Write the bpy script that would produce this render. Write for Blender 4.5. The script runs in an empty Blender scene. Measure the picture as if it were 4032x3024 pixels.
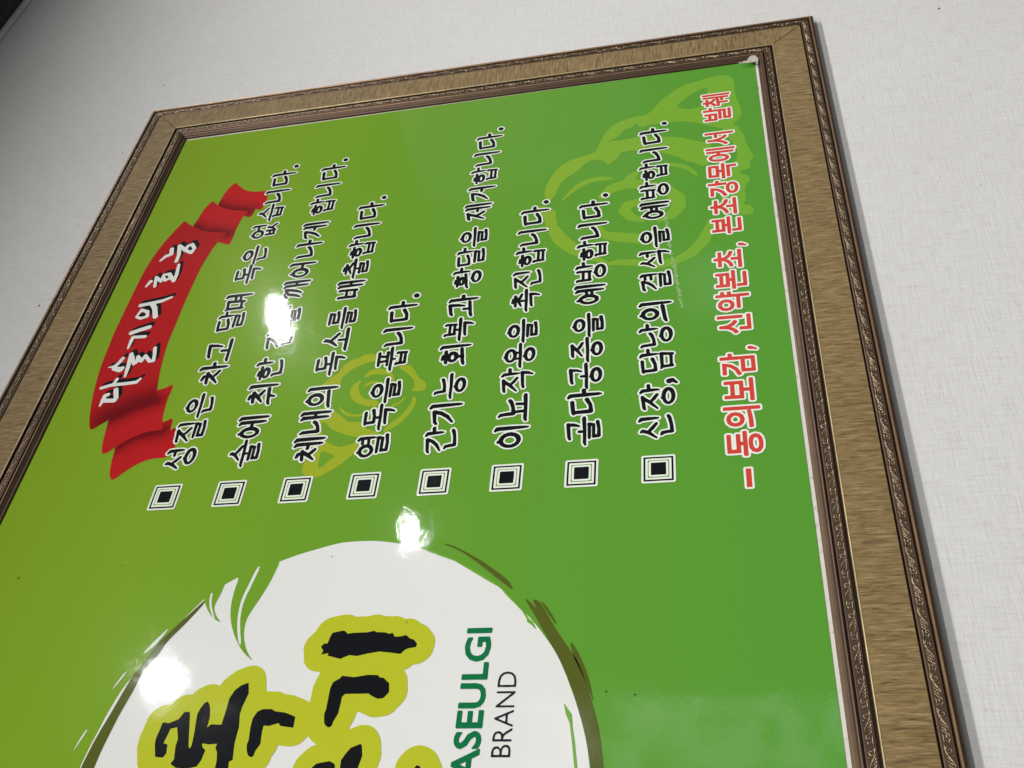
import bpy, bmesh, math, random
import numpy as np
from mathutils import Vector, Matrix
random.seed(7); rng = np.random.default_rng(7)
scene = bpy.context.scene
C = scene.collection
Z0 = 1.5                      # the green sheet's lower edge hangs 1.5 m above the floor

# ---------------------------------------------------------------- camera
cam = bpy.data.cameras.new('camera'); cam.sensor_fit = 'HORIZONTAL'; cam.sensor_width = 36.0
cam.lens = 36.1537; cam.clip_start = 0.02; cam.clip_end = 60
cam_o = bpy.data.objects.new('camera', cam); C.objects.link(cam_o)
R = Matrix([[0.0822065, 0.7528637, -0.6530224], [0.2063656, -0.653898, -0.7278946], [-0.9750155, -0.0749238, -0.2091199]])
M4 = R.to_4x4(); M4.translation = Vector((-0.89796, -0.56588, 0.04436)) + Vector((0, 0, Z0)); cam_o.matrix_world = M4
scene.camera = cam_o

# ---------------------------------------------------------------- light
w = bpy.data.worlds.new('World'); scene.world = w; w.use_nodes = True
wt = w.node_tree; bg = wt.nodes['Background']      # the dim room behind the camera: a few paler patches in a dark surround
def wn(typ, **kw):
    n = wt.nodes.new(typ)
    for k, v in kw.items(): setattr(n, k, v)
    return n
def wm(op, a, b=0.0):
    n = wn('ShaderNodeMath', operation=op)
    for i, v in enumerate((a, b)):
        if isinstance(v, bpy.types.NodeSocket): wt.links.new(v, n.inputs[i])
        else: n.inputs[i].default_value = v
    return n.outputs[0]
tc = wn('ShaderNodeTexCoord').outputs['Generated']; sx = wn('ShaderNodeSeparateXYZ'); wt.links.new(tc, sx.inputs[0])
yy = wm('MAXIMUM', wm('MULTIPLY', sx.outputs[1], -1.0), 0.02)
wa, wb = wm('DIVIDE', sx.outputs[0], yy), wm('DIVIDE', sx.outputs[2], yy)
def box(a0, a1, b0, b1, s):
    f = None
    for v, lo, hi in ((wa, a0, a1), (wb, b0, b1)):
        for e in (wm('SUBTRACT', v, lo), wm('SUBTRACT', hi, v)):
            g = wm('MINIMUM', wm('MAXIMUM', wm('DIVIDE', e, s), 0.0), 1.0); f = g if f is None else wm('MULTIPLY', f, g)
    return f
nz = wn('ShaderNodeTexNoise'); nz.inputs['Scale'].default_value = 26.0; nz.inputs['Detail'].default_value = 2.0; wt.links.new(tc, nz.inputs['Vector'])
nz2 = wm('MINIMUM', wm('MAXIMUM', wm('MULTIPLY', wm('SUBTRACT', nz.outputs[0], 0.44), 9.0), 0.0), 1.0)
room = wm('MULTIPLY', box(0.10, 0.462, -0.10, 0.24, 0.012), wm('ADD', wm('MULTIPLY', nz2, 1.0), 0.3))
room = wm('ADD', room, wm('MULTIPLY', box(0.432, 0.455, -0.02, 0.13, 0.004), 0.7))
room = wm('ADD', room, wm('MULTIPLY', box(0.25, 0.372, 0.02, 0.13, 0.006), 1.3))
room = wm('ADD', room, wm('MULTIPLY', box(0.98, 1.13, -0.02, 0.07, 0.03), 0.5))
room = wm('ADD', room, wm('MULTIPLY', box(1.30, 3.0, 0.10, 0.62, 0.02), 0.10))
wt.links.new(wm('ADD', room, 0.12), bg.inputs[1]); bg.inputs[0].default_value = (0.95, 0.98, 1.0, 1)
CEIL = 1.075 + Z0
def lamp(x, y, size, power, shape, col=(1.0, 0.985, 0.96), dz=0.004):
    l = bpy.data.lights.new('ceiling_or_fill_lamp', 'AREA'); l.shape = shape; l.size = size; l.energy = power; l.color = col
    o = bpy.data.objects.new('ceiling_or_fill_lamp', l); C.objects.link(o); o.location = (x, y, CEIL - dz); return o
LAMPS = [(0.745, -0.975, 0.46, 13.0, 0.058), (-0.154, -0.975, 0.12, 6.0, 0.044), (0.837, -2.03, 0.0, 13.0, 0.062), (-0.154, -2.03, 0.2, 13.6, 0.26),  # small cores are lamps mirrored in the film; wide cores are added fill
         (-1.05, -0.975, 0.2, 11.5, 0.26), (-1.05, -2.03, 0.2, 13.6, 0.26), (-1.05, -3.08, 0.2, 13.6, 0.26), (-1.95, -2.03, 0.2, 13.6, 0.26)]
for x, y, p_shade, p_core, s_core in LAMPS:
    if p_shade: lamp(x, y, 0.128, p_shade, 'DISK', (0.90, 0.95, 1.0), 0.004)      # frosted shade
    o = lamp(x, y, s_core, p_core, 'SQUARE', (1.0, 0.99, 0.97), 0.008)           # bright core
    o.rotation_euler = (0, 0, math.radians(35)); o.data.spread = math.radians(170)
scene.view_settings.view_transform = 'Standard'; scene.view_settings.look = 'None'
scene.view_settings.exposure = 0.07; scene.view_settings.gamma = 1.0; scene.view_settings.use_curve_mapping = False

# ---------------------------------------------------------------- helpers
def lin(h):
    h = h.lstrip('#'); v = [int(h[i:i + 2], 16) / 255 for i in (0, 2, 4)]
    return tuple(x / 12.92 if x <= 0.04045 else ((x + 0.055) / 1.055) ** 2.4 for x in v) + (1,)
def mesh_obj(name, verts, faces, mats, idx=None, parent=None, uvs=None, smooth=False):
    me = bpy.data.meshes.new(name); me.from_pydata(verts, [], faces)
    for m in (mats if isinstance(mats, (list, tuple)) else [mats]): me.materials.append(m)
    if idx is not None: me.polygons.foreach_set('material_index', np.asarray(idx, dtype=np.int32))
    if uvs is not None:
        uv = me.uv_layers.new(name='UVMap')
        li = np.zeros(len(me.loops), dtype=np.int32); me.loops.foreach_get('vertex_index', li)
        uv.data.foreach_set('uv', np.asarray(uvs, dtype=np.float32)[li].ravel())
    if smooth: me.polygons.foreach_set('use_smooth', np.ones(len(me.polygons), dtype=bool))
    me.update()
    o = bpy.data.objects.new(name, me); C.objects.link(o)
    if parent: o.parent = parent
    return o
def tag(o, label=None, cat=None, kind=None, group=None):
    if label: o['label'] = label
    if cat: o['category'] = cat
    if kind: o['kind'] = kind
    if group: o['group'] = group
    return o
class NT:
    def __init__(s, name):
        s.m = bpy.data.materials.new(name); s.m.use_nodes = True; s.t = s.m.node_tree
        s.b = s.t.nodes['Principled BSDF']
    def n(s, typ, ins=None, **kw):
        x = s.t.nodes.new(typ)
        for k, v in kw.items(): setattr(x, k, v)
        for k, v in (ins or {}).items():
            if isinstance(v, bpy.types.NodeSocket): s.t.links.new(v, x.inputs[k])
            else: x.inputs[k].default_value = v
        return x
    def set(s, **kw):
        for k, v in kw.items():
            k = k.replace('_', ' ')
            if isinstance(v, bpy.types.NodeSocket): s.t.links.new(v, s.b.inputs[k])
            else: s.b.inputs[k].default_value = v
    def math(s, op, a, b=None, c=None):
        x = s.t.nodes.new('ShaderNodeMath'); x.operation = op
        for i, v in enumerate((a, b, c)):
            if v is None: continue
            if isinstance(v, bpy.types.NodeSocket): s.t.links.new(v, x.inputs[i])
            else: x.inputs[i].default_value = v
        return x.outputs[0]
    def ramp(s, fac, stops, interp='LINEAR'):
        x = s.t.nodes.new('ShaderNodeValToRGB'); s.t.links.new(fac, x.inputs[0]); r = x.color_ramp; r.interpolation = interp
        while len(r.elements) < len(stops): r.elements.new(0.5)
        for e, (p, c) in zip(r.elements, stops): e.position = p; e.color = c
        return x.outputs[0]
    def pos(s): return s.n('ShaderNodeNewGeometry').outputs['Position']
    def noise(s, vec, scale, detail=2.0, rough=0.5, dist=0.0):
        return s.n('ShaderNodeTexNoise', {'Vector': vec, 'Scale': scale, 'Detail': detail, 'Roughness': rough, 'Distortion': dist}).outputs[0]
    def mapping(s, vec, scale=(1, 1, 1), rot=(0, 0, 0), loc=(0, 0, 0)):
        return s.n('ShaderNodeMapping', {'Vector': vec, 'Scale': scale, 'Rotation': rot, 'Location': loc}).outputs[0]

# laminated print: ink under a slightly rippled, finely scratched clear film
def laminate(nt):
    p = nt.pos()
    rip = nt.noise(p, 85.0, 2.0, 0.55)
    peel = nt.noise(p, 420.0, 2.0, 0.6)
    big = nt.noise(p, 9.0, 1.0)
    smudge = nt.n('ShaderNodeMapRange', {'Value': nt.noise(p, 22.0, 4.0, 0.65, 0.6), 'From Min': 0.52, 'From Max': 0.72, 'To Min': 0.03, 'To Max': 0.085}).outputs[0]
    sc = None
    for k, ang in enumerate((0.25, 0.95, 1.6, 2.2, 2.8)):
        q = nt.mapping(p, rot=(0, ang, 0), loc=(k * 3.1, 0, k * 1.7))
        q = nt.mapping(q, scale=(34, 1, 1100))
        f = nt.noise(q, 1.0, 0.0)
        f = nt.math('MULTIPLY', nt.math('MAXIMUM', nt.math('SUBTRACT', f, 0.63), 0.0), 6.0)
        sc = f if sc is None else nt.math('ADD', sc, f)
    patch = nt.math('MULTIPLY', nt.noise(p, 14.0, 2.0), 1.6)
    sc = nt.math('MULTIPLY', sc, patch)
    b1 = nt.n('ShaderNodeBump', {'Height': big, 'Strength': 1.0, 'Distance': 0.00010}).outputs[0]
    b2 = nt.n('ShaderNodeBump', {'Height': rip, 'Strength': 1.0, 'Distance': 0.000018, 'Normal': b1}).outputs[0]
    b3 = nt.n('ShaderNodeBump', {'Height': peel, 'Strength': 1.0, 'Distance': 0.0000036, 'Normal': b2}).outputs[0]
    b4 = nt.n('ShaderNodeBump', {'Height': sc, 'Strength': 1.0, 'Distance': 0.0000030, 'Normal': b3}).outputs[0]
    nt.set(Roughness=0.22, Specular_IOR_Level=0.012, Coat_Weight=1.0, Coat_Roughness=smudge, Coat_IOR=1.45, Coat_Normal=b4)
    nt.t.links.new(b4, nt.b.inputs['Normal'])
def ink(name, col):
    nt = NT(name); nt.set(Base_Color=col); laminate(nt); return nt.m
def gradient_green(name):
    nt = NT(name); p = nt.pos(); s = nt.n('ShaderNodeSeparateXYZ', {0: p})
    t = nt.math('DIVIDE', nt.math('SUBTRACT', s.outputs[2], Z0), 0.6)
    c = nt.ramp(t, [(0.0, (0.098, 0.330, 0.034, 1)), (0.28, (0.118, 0.335, 0.032, 1)), (0.52, (0.148, 0.340, 0.027, 1)), (0.78, (0.206, 0.376, 0.022, 1)), (1.0, (0.226, 0.382, 0.019, 1))])
    nt.set(Base_Color=c); laminate(nt); return nt.m
G_GREEN = gradient_green('green_print')
G_WHITE = ink('white_print', (0.80, 0.80, 0.77, 1)); G_OUTL = ink('outline_print', (0.84, 0.88, 0.78, 1))
G_BLACK = ink('black_print', (0.006, 0.007, 0.009, 1))
G_TRED = ink('red_lettering_print', (0.66, 0.060, 0.042, 1))
G_OLIVE = ink('olive_print', (0.095, 0.115, 0.016, 1)); G_LIME = ink('lime_print', (0.50, 0.54, 0.024, 1))
G_SCRAPE = ink('bright_green_print', (0.16, 0.38, 0.03, 1)); G_DKGREEN = ink('dark_green_print', (0.006, 0.175, 0.058, 1)); G_GREY = ink('charcoal_print', (0.022, 0.02, 0.03, 1))
def rose_ink():
    nt = NT('rose_print'); s = nt.n('ShaderNodeSeparateXYZ', {0: nt.pos()})
    t = nt.math('DIVIDE', nt.math('SUBTRACT', s.outputs[2], Z0), 0.6)
    nt.set(Base_Color=nt.ramp(t, [(0.0, (0.175, 0.42, 0.036, 1)), (0.25, (0.215, 0.415, 0.032, 1)), (0.5, (0.33, 0.43, 0.024, 1)), (0.62, (0.37, 0.43, 0.022, 1))]))
    laminate(nt); return nt.m
G_ROSE = rose_ink()
def ribbon_ink():
    nt = NT('ribbon_print'); a = nt.n('ShaderNodeAttribute', attribute_name='fold').outputs['Fac']
    nt.set(Base_Color=nt.ramp(a, [(0.0, (0.53, 0.013, 0.016, 1)), (0.55, (0.41, 0.009, 0.012, 1)), (1.0, (0.165, 0.003, 0.007, 1))])); laminate(nt); return nt.m
G_RIBBON = ribbon_ink()

def metal(name, col, rough, metallic=0.6, noise_amt=0.5):
    nt = NT(name); p = nt.pos(); n = nt.noise(p, 60, 4, 0.65); n2 = nt.noise(nt.mapping(nt.n('ShaderNodeUVMap').outputs[0], scale=(30, 900, 1)), 1.0, 3)
    f = nt.math('ADD', nt.math('MULTIPLY', n, 0.5), nt.math('MULTIPLY', n2, 0.5))
    dark = tuple(c * (1 - noise_amt) for c in col[:3]) + (1,); lt = tuple(min(1, c * (1 + noise_amt)) for c in col[:3]) + (1,)
    nt.set(Base_Color=nt.ramp(f, [(0.3, dark), (0.7, lt)]), Metallic=metallic, Roughness=rough)
    b = nt.n('ShaderNodeBump', {'Height': n, 'Strength': 0.25, 'Distance': 0.0004}).outputs[0]; nt.t.links.new(b, nt.b.inputs['Normal'])
    return nt.m
M_MOULD = metal('bronzed_brown_moulding', (0.088, 0.050, 0.029), 0.42, 0.5, 0.22)
M_ORN = metal('burnished_scroll', (0.40, 0.31, 0.20), 0.30, 0.8, 0.4)
M_RIDGE = metal('worn_bronze_highlight', (0.30, 0.185, 0.10), 0.40, 0.6, 0.35)  # paler bronze along the ridges paints in their edge highlight as well as wear
M_BEAD = metal('worn_gold_bead', (0.50, 0.40, 0.21), 0.42, 0.55, 0.45)
def fabric_mat():
    nt = NT('tan_woven_inlay'); uv = nt.n('ShaderNodeUVMap').outputs[0]
    f1 = nt.noise(nt.mapping(uv, scale=(860, 85, 1)), 1.0, 2, 0.6, 0.8)
    f2 = nt.noise(nt.mapping(uv, scale=(430, 52, 1), loc=(5, 3, 0)), 1.0, 3, 0.6, 0.8)
    f3 = nt.noise(uv, 14, 3)
    f = nt.math('ADD', nt.math('ADD', nt.math('MULTIPLY', f1, 0.5), nt.math('MULTIPLY', f2, 0.4)), nt.math('MULTIPLY', f3, 0.10))
    c = nt.ramp(f, [(0.35, (0.095, 0.056, 0.018, 1)), (0.46, (0.20, 0.130, 0.048, 1)), (0.54, (0.258, 0.174, 0.070, 1)), (0.65, (0.37, 0.262, 0.118, 1))])
    nt.set(Base_Color=c, Roughness=0.6, Specular_IOR_Level=0.3, Sheen_Weight=0.15)
    nt.t.links.new(nt.n('ShaderNodeBump', {'Height': f, 'Strength': 0.7, 'Distance': 0.0008}).outputs[0], nt.b.inputs['Normal'])
    return nt.m
M_FAB = fabric_mat()
def board_mat():
    nt = NT('white_backing_board'); n = nt.noise(nt.pos(), 160, 4, 0.7)
    nt.set(Base_Color=nt.ramp(n, [(0.28, (0.42, 0.36, 0.28, 1)), (0.42, (0.70, 0.66, 0.57, 1)), (1.0, (0.78, 0.75, 0.68, 1))]), Roughness=0.8); return nt.m
M_BOARD = board_mat(); 
def wall_mat():
    nt = NT('linen_wallpaper'); p = nt.pos()
    v = nt.noise(nt.mapping(p, scale=(560, 1, 48)), 1.0, 3, 0.6, 0.35)
    h = nt.noise(nt.mapping(p, scale=(44, 1, 560), loc=(7, 0, 2)), 1.0, 3, 0.6, 0.35)
    g = nt.noise(p, 700, 2, 0.6)
    f = nt.math('ADD', nt.math('ADD', nt.math('MULTIPLY', v, 0.5), nt.math('MULTIPLY', h, 0.42)), nt.math('MULTIPLY', g, 0.12))
    big = nt.noise(p, 5, 3)
    c1 = nt.ramp(f, [(0.34, (0.585, 0.57, 0.55, 1)), (0.50, (0.68, 0.668, 0.65, 1)), (0.66, (0.725, 0.714, 0.697, 1))])
    c2 = nt.ramp(big, [(0.3, (0.97, 0.965, 0.96, 1)), (0.7, (1, 1, 1, 1))])
    mx = nt.n('ShaderNodeMix', data_type='RGBA', blend_type='MULTIPLY'); mx.inputs[0].default_value = 1
    nt.t.links.new(c1, mx.inputs[6]); nt.t.links.new(c2, mx.inputs[7])
    nt.set(Base_Color=mx.outputs[2], Roughness=0.72, Specular_IOR_Level=0.3)
    nt.t.links.new(nt.n('ShaderNodeBump', {'Height': f, 'Strength': 0.8, 'Distance': 0.0008}).outputs[0], nt.b.inputs['Normal']); return nt.m
M_WALL = wall_mat()
def plain(name, col, rough=0.8, streak=None):
    nt = NT(name); p = nt.pos(); n = nt.noise(nt.mapping(p, scale=streak or (8, 8, 8)), 1.0, 4, 0.6)
    nt.set(Base_Color=nt.ramp(n, [(0.3, tuple(c * 0.8 for c in col[:3]) + (1,)), (0.7, tuple(min(1, c * 1.15) for c in col[:3]) + (1,))]), Roughness=rough); return nt.m
M_SCRAP = plain('torn_paper', (0.52, 0.47, 0.39), 0.9, (300, 300, 300)); M_SPECK = plain('speck', (0.05, 0.035, 0.025)); M_CEIL = plain('white_ceiling', (0.45, 0.45, 0.44))
M_TRIM = plain('dark_brown_wood', (0.016, 0.0085, 0.006), 0.5, (3, 60, 260)); M_PALE = plain('pale_bead', (0.62, 0.62, 0.60), 0.6)

# ---------------------------------------------------------------- setting: wall, trim, ceiling
WY = 0.0020                   # wall plane, behind the poster sheet (y = 0)
def quad_sheet(name, pts, mat): return mesh_obj(name, pts, [tuple(range(len(pts)))], mat)
wall = quad_sheet('wall', [(-3.2, WY, 0.0), (2.6, WY, 0.0), (2.6, WY, CEIL), (-3.2, WY, CEIL)], M_WALL)
tag(wall, 'pale grey linen textured wallpaper wall behind the framed poster', 'wall', 'structure')
ceil = quad_sheet('ceiling', [(-3.2, WY, CEIL), (2.0, WY, CEIL), (2.0, -3.6, CEIL), (-3.2, -3.6, CEIL)], M_CEIL)
tag(ceil, 'plain white ceiling meeting the dark wooden moulding', 'ceiling', 'structure')
def extrude_x(name, prof, x0, x1, mat, parent=None):   # prof: (y, z) polygon
    n = len(prof); v = [(x0, y, z) for y, z in prof] + [(x1, y, z) for y, z in prof]
    f = [(i, (i + 1) % n, n + (i + 1) % n, n + i) for i in range(n)] + [tuple(range(n - 1, -1, -1)), tuple(range(n, 2 * n))]
    return mesh_obj(name, v, f, mat, parent=parent)
TZ = Z0 + 0.9663 + 0.017
trim = extrude_x('crown_moulding', [(WY - .001, TZ), (WY - .014, TZ), (WY - .016, TZ + .004), (WY - .016, TZ + .022), (WY - .026, TZ + .034), (WY - .040, TZ + .060), (WY - .046, CEIL - .001), (WY - .001, CEIL - .001)], -3.2, 2.6, M_TRIM)
tag(trim, 'dark brown wooden moulding along the top of the pale wall', 'moulding')
extrude_x('bead_strip', [(WY - .0005, TZ - .0075), (WY - .003, TZ - .0075), (WY - .0055, TZ - .006), (WY - .006, TZ - .0005), (WY - .0005, TZ - .0005)], -3.2, 2.6, M_PALE, trim)

# ---------------------------------------------------------------- 2-D shapes -> sheets (signed distance + marching squares)
class Field:
    def __init__(s, x0, z0, x1, z1, cell):   # mm
        s.cell = cell; s.x0, s.z0 = x0, z0
        s.nx = int(math.ceil((x1 - x0) / cell)) + 1; s.nz = int(math.ceil((z1 - z0) / cell)) + 1
        s.X = x0 + np.arange(s.nx) * cell; s.Z = z0 + np.arange(s.nz) * cell
        s.F = np.full((s.nz, s.nx), 99.0)
    def win(s, pts, m):
        a = np.asarray(pts, float)
        i0 = max(0, int((a[:, 0].min() - m - s.x0) / s.cell)); i1 = min(s.nx, int((a[:, 0].max() + m - s.x0) / s.cell) + 2)
        j0 = max(0, int((a[:, 1].min() - m - s.z0) / s.cell)); j1 = min(s.nz, int((a[:, 1].max() + m - s.z0) / s.cell) + 2)
        if i1 <= i0 or j1 <= j0: return None
        return slice(j0, j1), slice(i0, i1), *np.meshgrid(s.X[i0:i1], s.Z[j0:j1])
    def stroke(s, pts, m=4.0):               # (x, z, radius)
        for a, b in zip(pts[:-1], pts[1:]):
            wn = s.win([a[:2], b[:2]], m + max(a[2], b[2]))
            if wn is None: continue
            J, I, X, Z = wn; dx, dz = b[0] - a[0], b[1] - a[1]; L = dx * dx + dz * dz + 1e-12
            t = np.clip(((X - a[0]) * dx + (Z - a[1]) * dz) / L, 0, 1)
            d = np.hypot(X - a[0] - t * dx, Z - a[1] - t * dz) - (a[2] + t * (b[2] - a[2]))
            s.F[J, I] = np.minimum(s.F[J, I], d)
        return s
    def poly_sd(s, pts, X, Z):
        d = np.full(X.shape, 1e9); ins = np.zeros(X.shape, bool); n = len(pts)
        for k in range(n):
            a, b = pts[k], pts[(k + 1) % n]; dx, dz = b[0] - a[0], b[1] - a[1]; L = dx * dx + dz * dz + 1e-12
            t = np.clip(((X - a[0]) * dx + (Z - a[1]) * dz) / L, 0, 1)
            d = np.minimum(d, np.hypot(X - a[0] - t * dx, Z - a[1] - t * dz))
            c = ((a[1] > Z) != (b[1] > Z)); xx = a[0] + (Z - a[1]) * dx / (dz if abs(dz) > 1e-12 else 1e-12)
            ins ^= c & (X < xx)
        return np.where(ins, -d, d)
    def poly(s, pts, m=4.0):
        wn = s.win(pts, m)
        if wn is None: return s
        J, I, X, Z = wn; s.F[J, I] = np.minimum(s.F[J, I], s.poly_sd(pts, X, Z)); return s
    def cut(s, pts):
        wn = s.win(pts, 3.0)
        if wn is None: return s
        J, I, X, Z = wn; s.F[J, I] = np.maximum(s.F[J, I], -s.poly_sd(pts, X, Z)); return s
    def edges(s, segs, tris, grow, m=4.0):   # glyph outline segments + filled triangles
        pts = [p for e in segs for p in e]; wn = s.win(pts, m)
        if wn is None: return s
        J, I, X, Z = wn; d = np.full(X.shape, 1e9); ins = np.zeros(X.shape, bool)
        for a, b in segs:
            dx, dz = b[0] - a[0], b[1] - a[1]; L = dx * dx + dz * dz + 1e-12
            t = np.clip(((X - a[0]) * dx + (Z - a[1]) * dz) / L, 0, 1)
            d = np.minimum(d, np.hypot(X - a[0] - t * dx, Z - a[1] - t * dz))
        for a, b, c in tris:
            e = [(q[0] - p[0]) * (Z - p[1]) - (q[1] - p[1]) * (X - p[0]) for p, q in ((a, b), (b, c), (c, a))]
            ins |= ((e[0] >= -1e-6) & (e[1] >= -1e-6) & (e[2] >= -1e-6)) | ((e[0] <= 1e-6) & (e[1] <= 1e-6) & (e[2] <= 1e-6))
        s.F[J, I] = np.minimum(s.F[J, I], np.where(ins, -d, d) - grow); return s
class Sheet:                                  # collects flat shapes at small heights; builds ONE mesh
    def __init__(s): s.v = []; s.f = []; s.mi = []; s.mats = []
    def add(s, F, mat, layer, iso=0.0, merge=True):
        if mat not in s.mats: s.mats.append(mat)
        mi = s.mats.index(mat); y = -layer * 0.00005
        V = F.F - iso; ins = V < 0; base = {}
        def vid(key, x, z):
            k = base.get(key)
            if k is None:
                k = len(s.v); s.v.append((x / 1000, y, z / 1000 + Z0)); base[key] = k
            return k
        full = ins[:-1, :-1] & ins[1:, :-1] & ins[:-1, 1:] & ins[1:, 1:]
        anyi = ins[:-1, :-1] | ins[1:, :-1] | ins[:-1, 1:] | ins[1:, 1:]
        X, Z = F.X, F.Z
        for j in range(F.nz - 1):
            row = full[j]
            if row.any():
                i = 0; idx = np.flatnonzero(np.diff(np.concatenate(([0], row.view(np.int8), [0]))))
                for a, b in zip(idx[::2], idx[1::2]):
                    cuts = [a, b] if merge else list(range(a, b + 1, 1))
                    for p, q in zip(cuts[:-1], cuts[1:]):
                        s.f.append((vid((0, j, p), X[p], Z[j]), vid((0, j, q), X[q], Z[j]), vid((0, j + 1, q), X[q], Z[j + 1]), vid((0, j + 1, p), X[p], Z[j + 1]))); s.mi.append(mi)
        mj, mi_ = np.nonzero(anyi & ~full)
        for j, i in zip(mj.tolist(), mi_.tolist()):
            cs = [(j, i), (j, i + 1), (j + 1, i + 1), (j + 1, i)]; loop = []
            for k in range(4):
                a, b = cs[k], cs[(k + 1) % 4]
                if ins[a]: loop.append(vid((0, a[0], a[1]), X[a[1]], Z[a[0]]))
                if ins[a] != ins[b]:
                    va, vb = V[a], V[b]; t = min(0.98, max(0.02, va / (va - vb)))
                    if a > b: key = (1, b, a)
                    else: key = (1, a, b)
                    loop.append(vid(key, X[a[1]] + t * (X[b[1]] - X[a[1]]), Z[a[0]] + t * (Z[b[0]] - Z[a[0]])))
            if len(loop) >= 3: s.f.append(tuple(loop)); s.mi.append(mi)
        return s
    def build(s, name, parent, label=None):
        f = [tuple(q) for q in s.f]
        o = mesh_obj(name, s.v, f, s.mats, s.mi, parent)
        if label: o['label'] = label
        return o
def chaikin(p, n=1):
    for _ in range(n):
        q = []
        for a, b in zip(p, p[1:] + p[:1]):
            q += [(a[0] * .75 + b[0] * .25, a[1] * .75 + b[1] * .25), (a[0] * .25 + b[0] * .75, a[1] * .25 + b[1] * .75)]
        p = q
    return p
def bounds(list_of_pts, m):
    a = np.array([p[:2] for q in list_of_pts for p in q]); return (a[:, 0].min() - m, a[:, 1].min() - m, a[:, 0].max() + m, a[:, 1].max() + m)

# ---------------------------------------------------------------- brush-pen Hangul, stroke by stroke
def cons(ch, box, vert=False):
    x0, y0, x1, y1 = box; W, H = x1 - x0, y1 - y0; out = []
    def st(*p): out.append([(x0 + a[0] * W, y0 + a[1] * H, a[2] if len(a) > 2 else 1.0) for a in p])
    def ring(cx, cy, rx, ry, tick=True):
        out.append([(x0 + W * (cx + rx * math.cos(t)), y0 + H * (cy + ry * math.sin(t)), 1.0 + 0.12 * math.cos(t)) for t in np.linspace(0.3, 0.3 + 2 * math.pi, 19)])
        if tick: st((cx - .10, cy + ry + .12, .85), (cx + .02, cy + ry, .9))
    h = .84
    if ch == 'ㄱ':
        if vert: st((0, .80, .7), (.12, .88, h), (.9, .98, .95)); st((.9, .97, 1.1), (.78, .62, 1), (.5, .28, .95), (.08, 0, .55))
        else: st((0, .78, .75), (.14, .86, h), (.98, 1, 1.0)); st((.96, .98, 1.1), (.93, .45, 1), (.84, .02, .6))
    elif ch == 'ㄲ': out += cons('ㄱ', (x0, y0, x0 + W * .46, y1), True) + cons('ㄱ', (x0 + W * .5, y0, x1, y1), True)
    elif ch == 'ㄴ': st((-.04, 1, .7), (.06, .9, 1), (.1, .5, 1), (.12, .14, 1.05)); st((.12, .10, .95), (.55, .16, h), (.9, .30, .95), (1.02, .40, .95))
    elif ch == 'ㄷ': st((0, .90, .7), (.1, .93, h), (.86, 1, .95)); st((.1, .9, 1), (.14, .12, 1.05)); st((.14, .08, .95), (.6, .12, h), (1.02, .30, 1))
    elif ch == 'ㄹ': st((0, .94, .7), (.1, .95, h), (.92, 1, .9)); st((.9, .99, 1.05), (.86, .58, .9)); st((.1, .53, h), (.86, .58, h)); st((.11, .52, 1), (.13, .08, 1)); st((.12, .04, .95), (.6, .05, h), (1.04, .20, 1))
    elif ch == 'ㅁ': st((-.02, 1, .7), (.09, .92, 1), (.13, .02, 1)); st((.08, .92, h), (.92, .99, .9)); st((.92, .98, 1.1), (.88, 0, .95)); st((.13, .10, h), (.88, .13, h))
    elif ch == 'ㅂ': st((0, 1, .7), (.09, .95, 1), (.13, .03, 1)); st((.88, 1, .9), (.92, .93, 1), (.90, 0, .95)); st((.1, .54, h), (.9, .58, h)); st((.13, .07, h), (.9, .10, h))
    elif ch == 'ㅅ': st((.45, 1, .75), (.52, .9, 1.05), (.40, .52, 1), (.03, .02, .55)); st((.43, .58, .75), (.68, .30, 1), (1, .03, .85))
    elif ch == 'ㅇ': ring(.5, .45, .43, .43)
    elif ch == 'ㅈ': st((0, .84, .7), (.1, .89, h), (.9, 1, .9)); st((.82, .98, 1.05), (.5, .52, 1), (.02, .0, .55)); st((.48, .52, .75), (.72, .26, 1), (1.02, .03, .85))
    elif ch == 'ㅊ': st((.33, 1.08, .8), (.62, 1.0, 1)); out += cons('ㅈ', (x0, y0, x1, y0 + .80 * H))
    elif ch == 'ㅍ': st((0, .90, .75), (.12, .93, h), (1, 1, .95)); st((.28, .92, .95), (.36, .12, .95)); st((.74, .95, .95), (.68, .12, .95)); st((0, .02, .8), (.5, .09, h), (1.03, .13, 1))
    elif ch == 'ㅎ': st((.32, 1.04, .8), (.62, .97, 1)); st((-.02, .72, .75), (.1, .75, h), (1.02, .82, .95)); ring(.5, .27, .36, .29, False); st((.46, .74, .8), (.48, .58, .8))
    elif ch == 'ㅄ': out += cons('ㅂ', (x0, y0, x0 + W * .44, y1)) + cons('ㅅ', (x0 + W * .46, y0, x1, y1))
    return out
def stem(x, y0, y1): return [(x - .085, y1 + .005, .75), (x - .012, y1 - .055, 1.12), (x + .004, (y0 + y1) / 2, 1.05), (x + .012, y0 + .08, .8), (x + .012, y0, .5)]
def bar(y, x0, x1): return [(x0, y - .035, .65), (x0 + .08, y - .01, .85), ((x0 + x1) / 2, y + .0, .84), (x1 - .05, y + .035, 1.0), (x1, y + .035, .9)]
CHO = 'ㄱㄲㄴㄷㄸㄹㅁㅂㅃㅅㅆㅇㅈㅉㅊㅋㅌㅍㅎ'; JUNG = 'ㅏㅐㅑㅒㅓㅔㅕㅖㅗㅘㅙㅚㅛㅜㅝㅞㅟㅠㅡㅢㅣ'
JONG = ' ㄱㄲㄳㄴㄵㄶㄷㄹㄺㄻㄼㄽㄾㄿㅀㅁㅂㅄㅅㅆㅇㅈㅊㅋㅌㅍㅎ'
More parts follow.
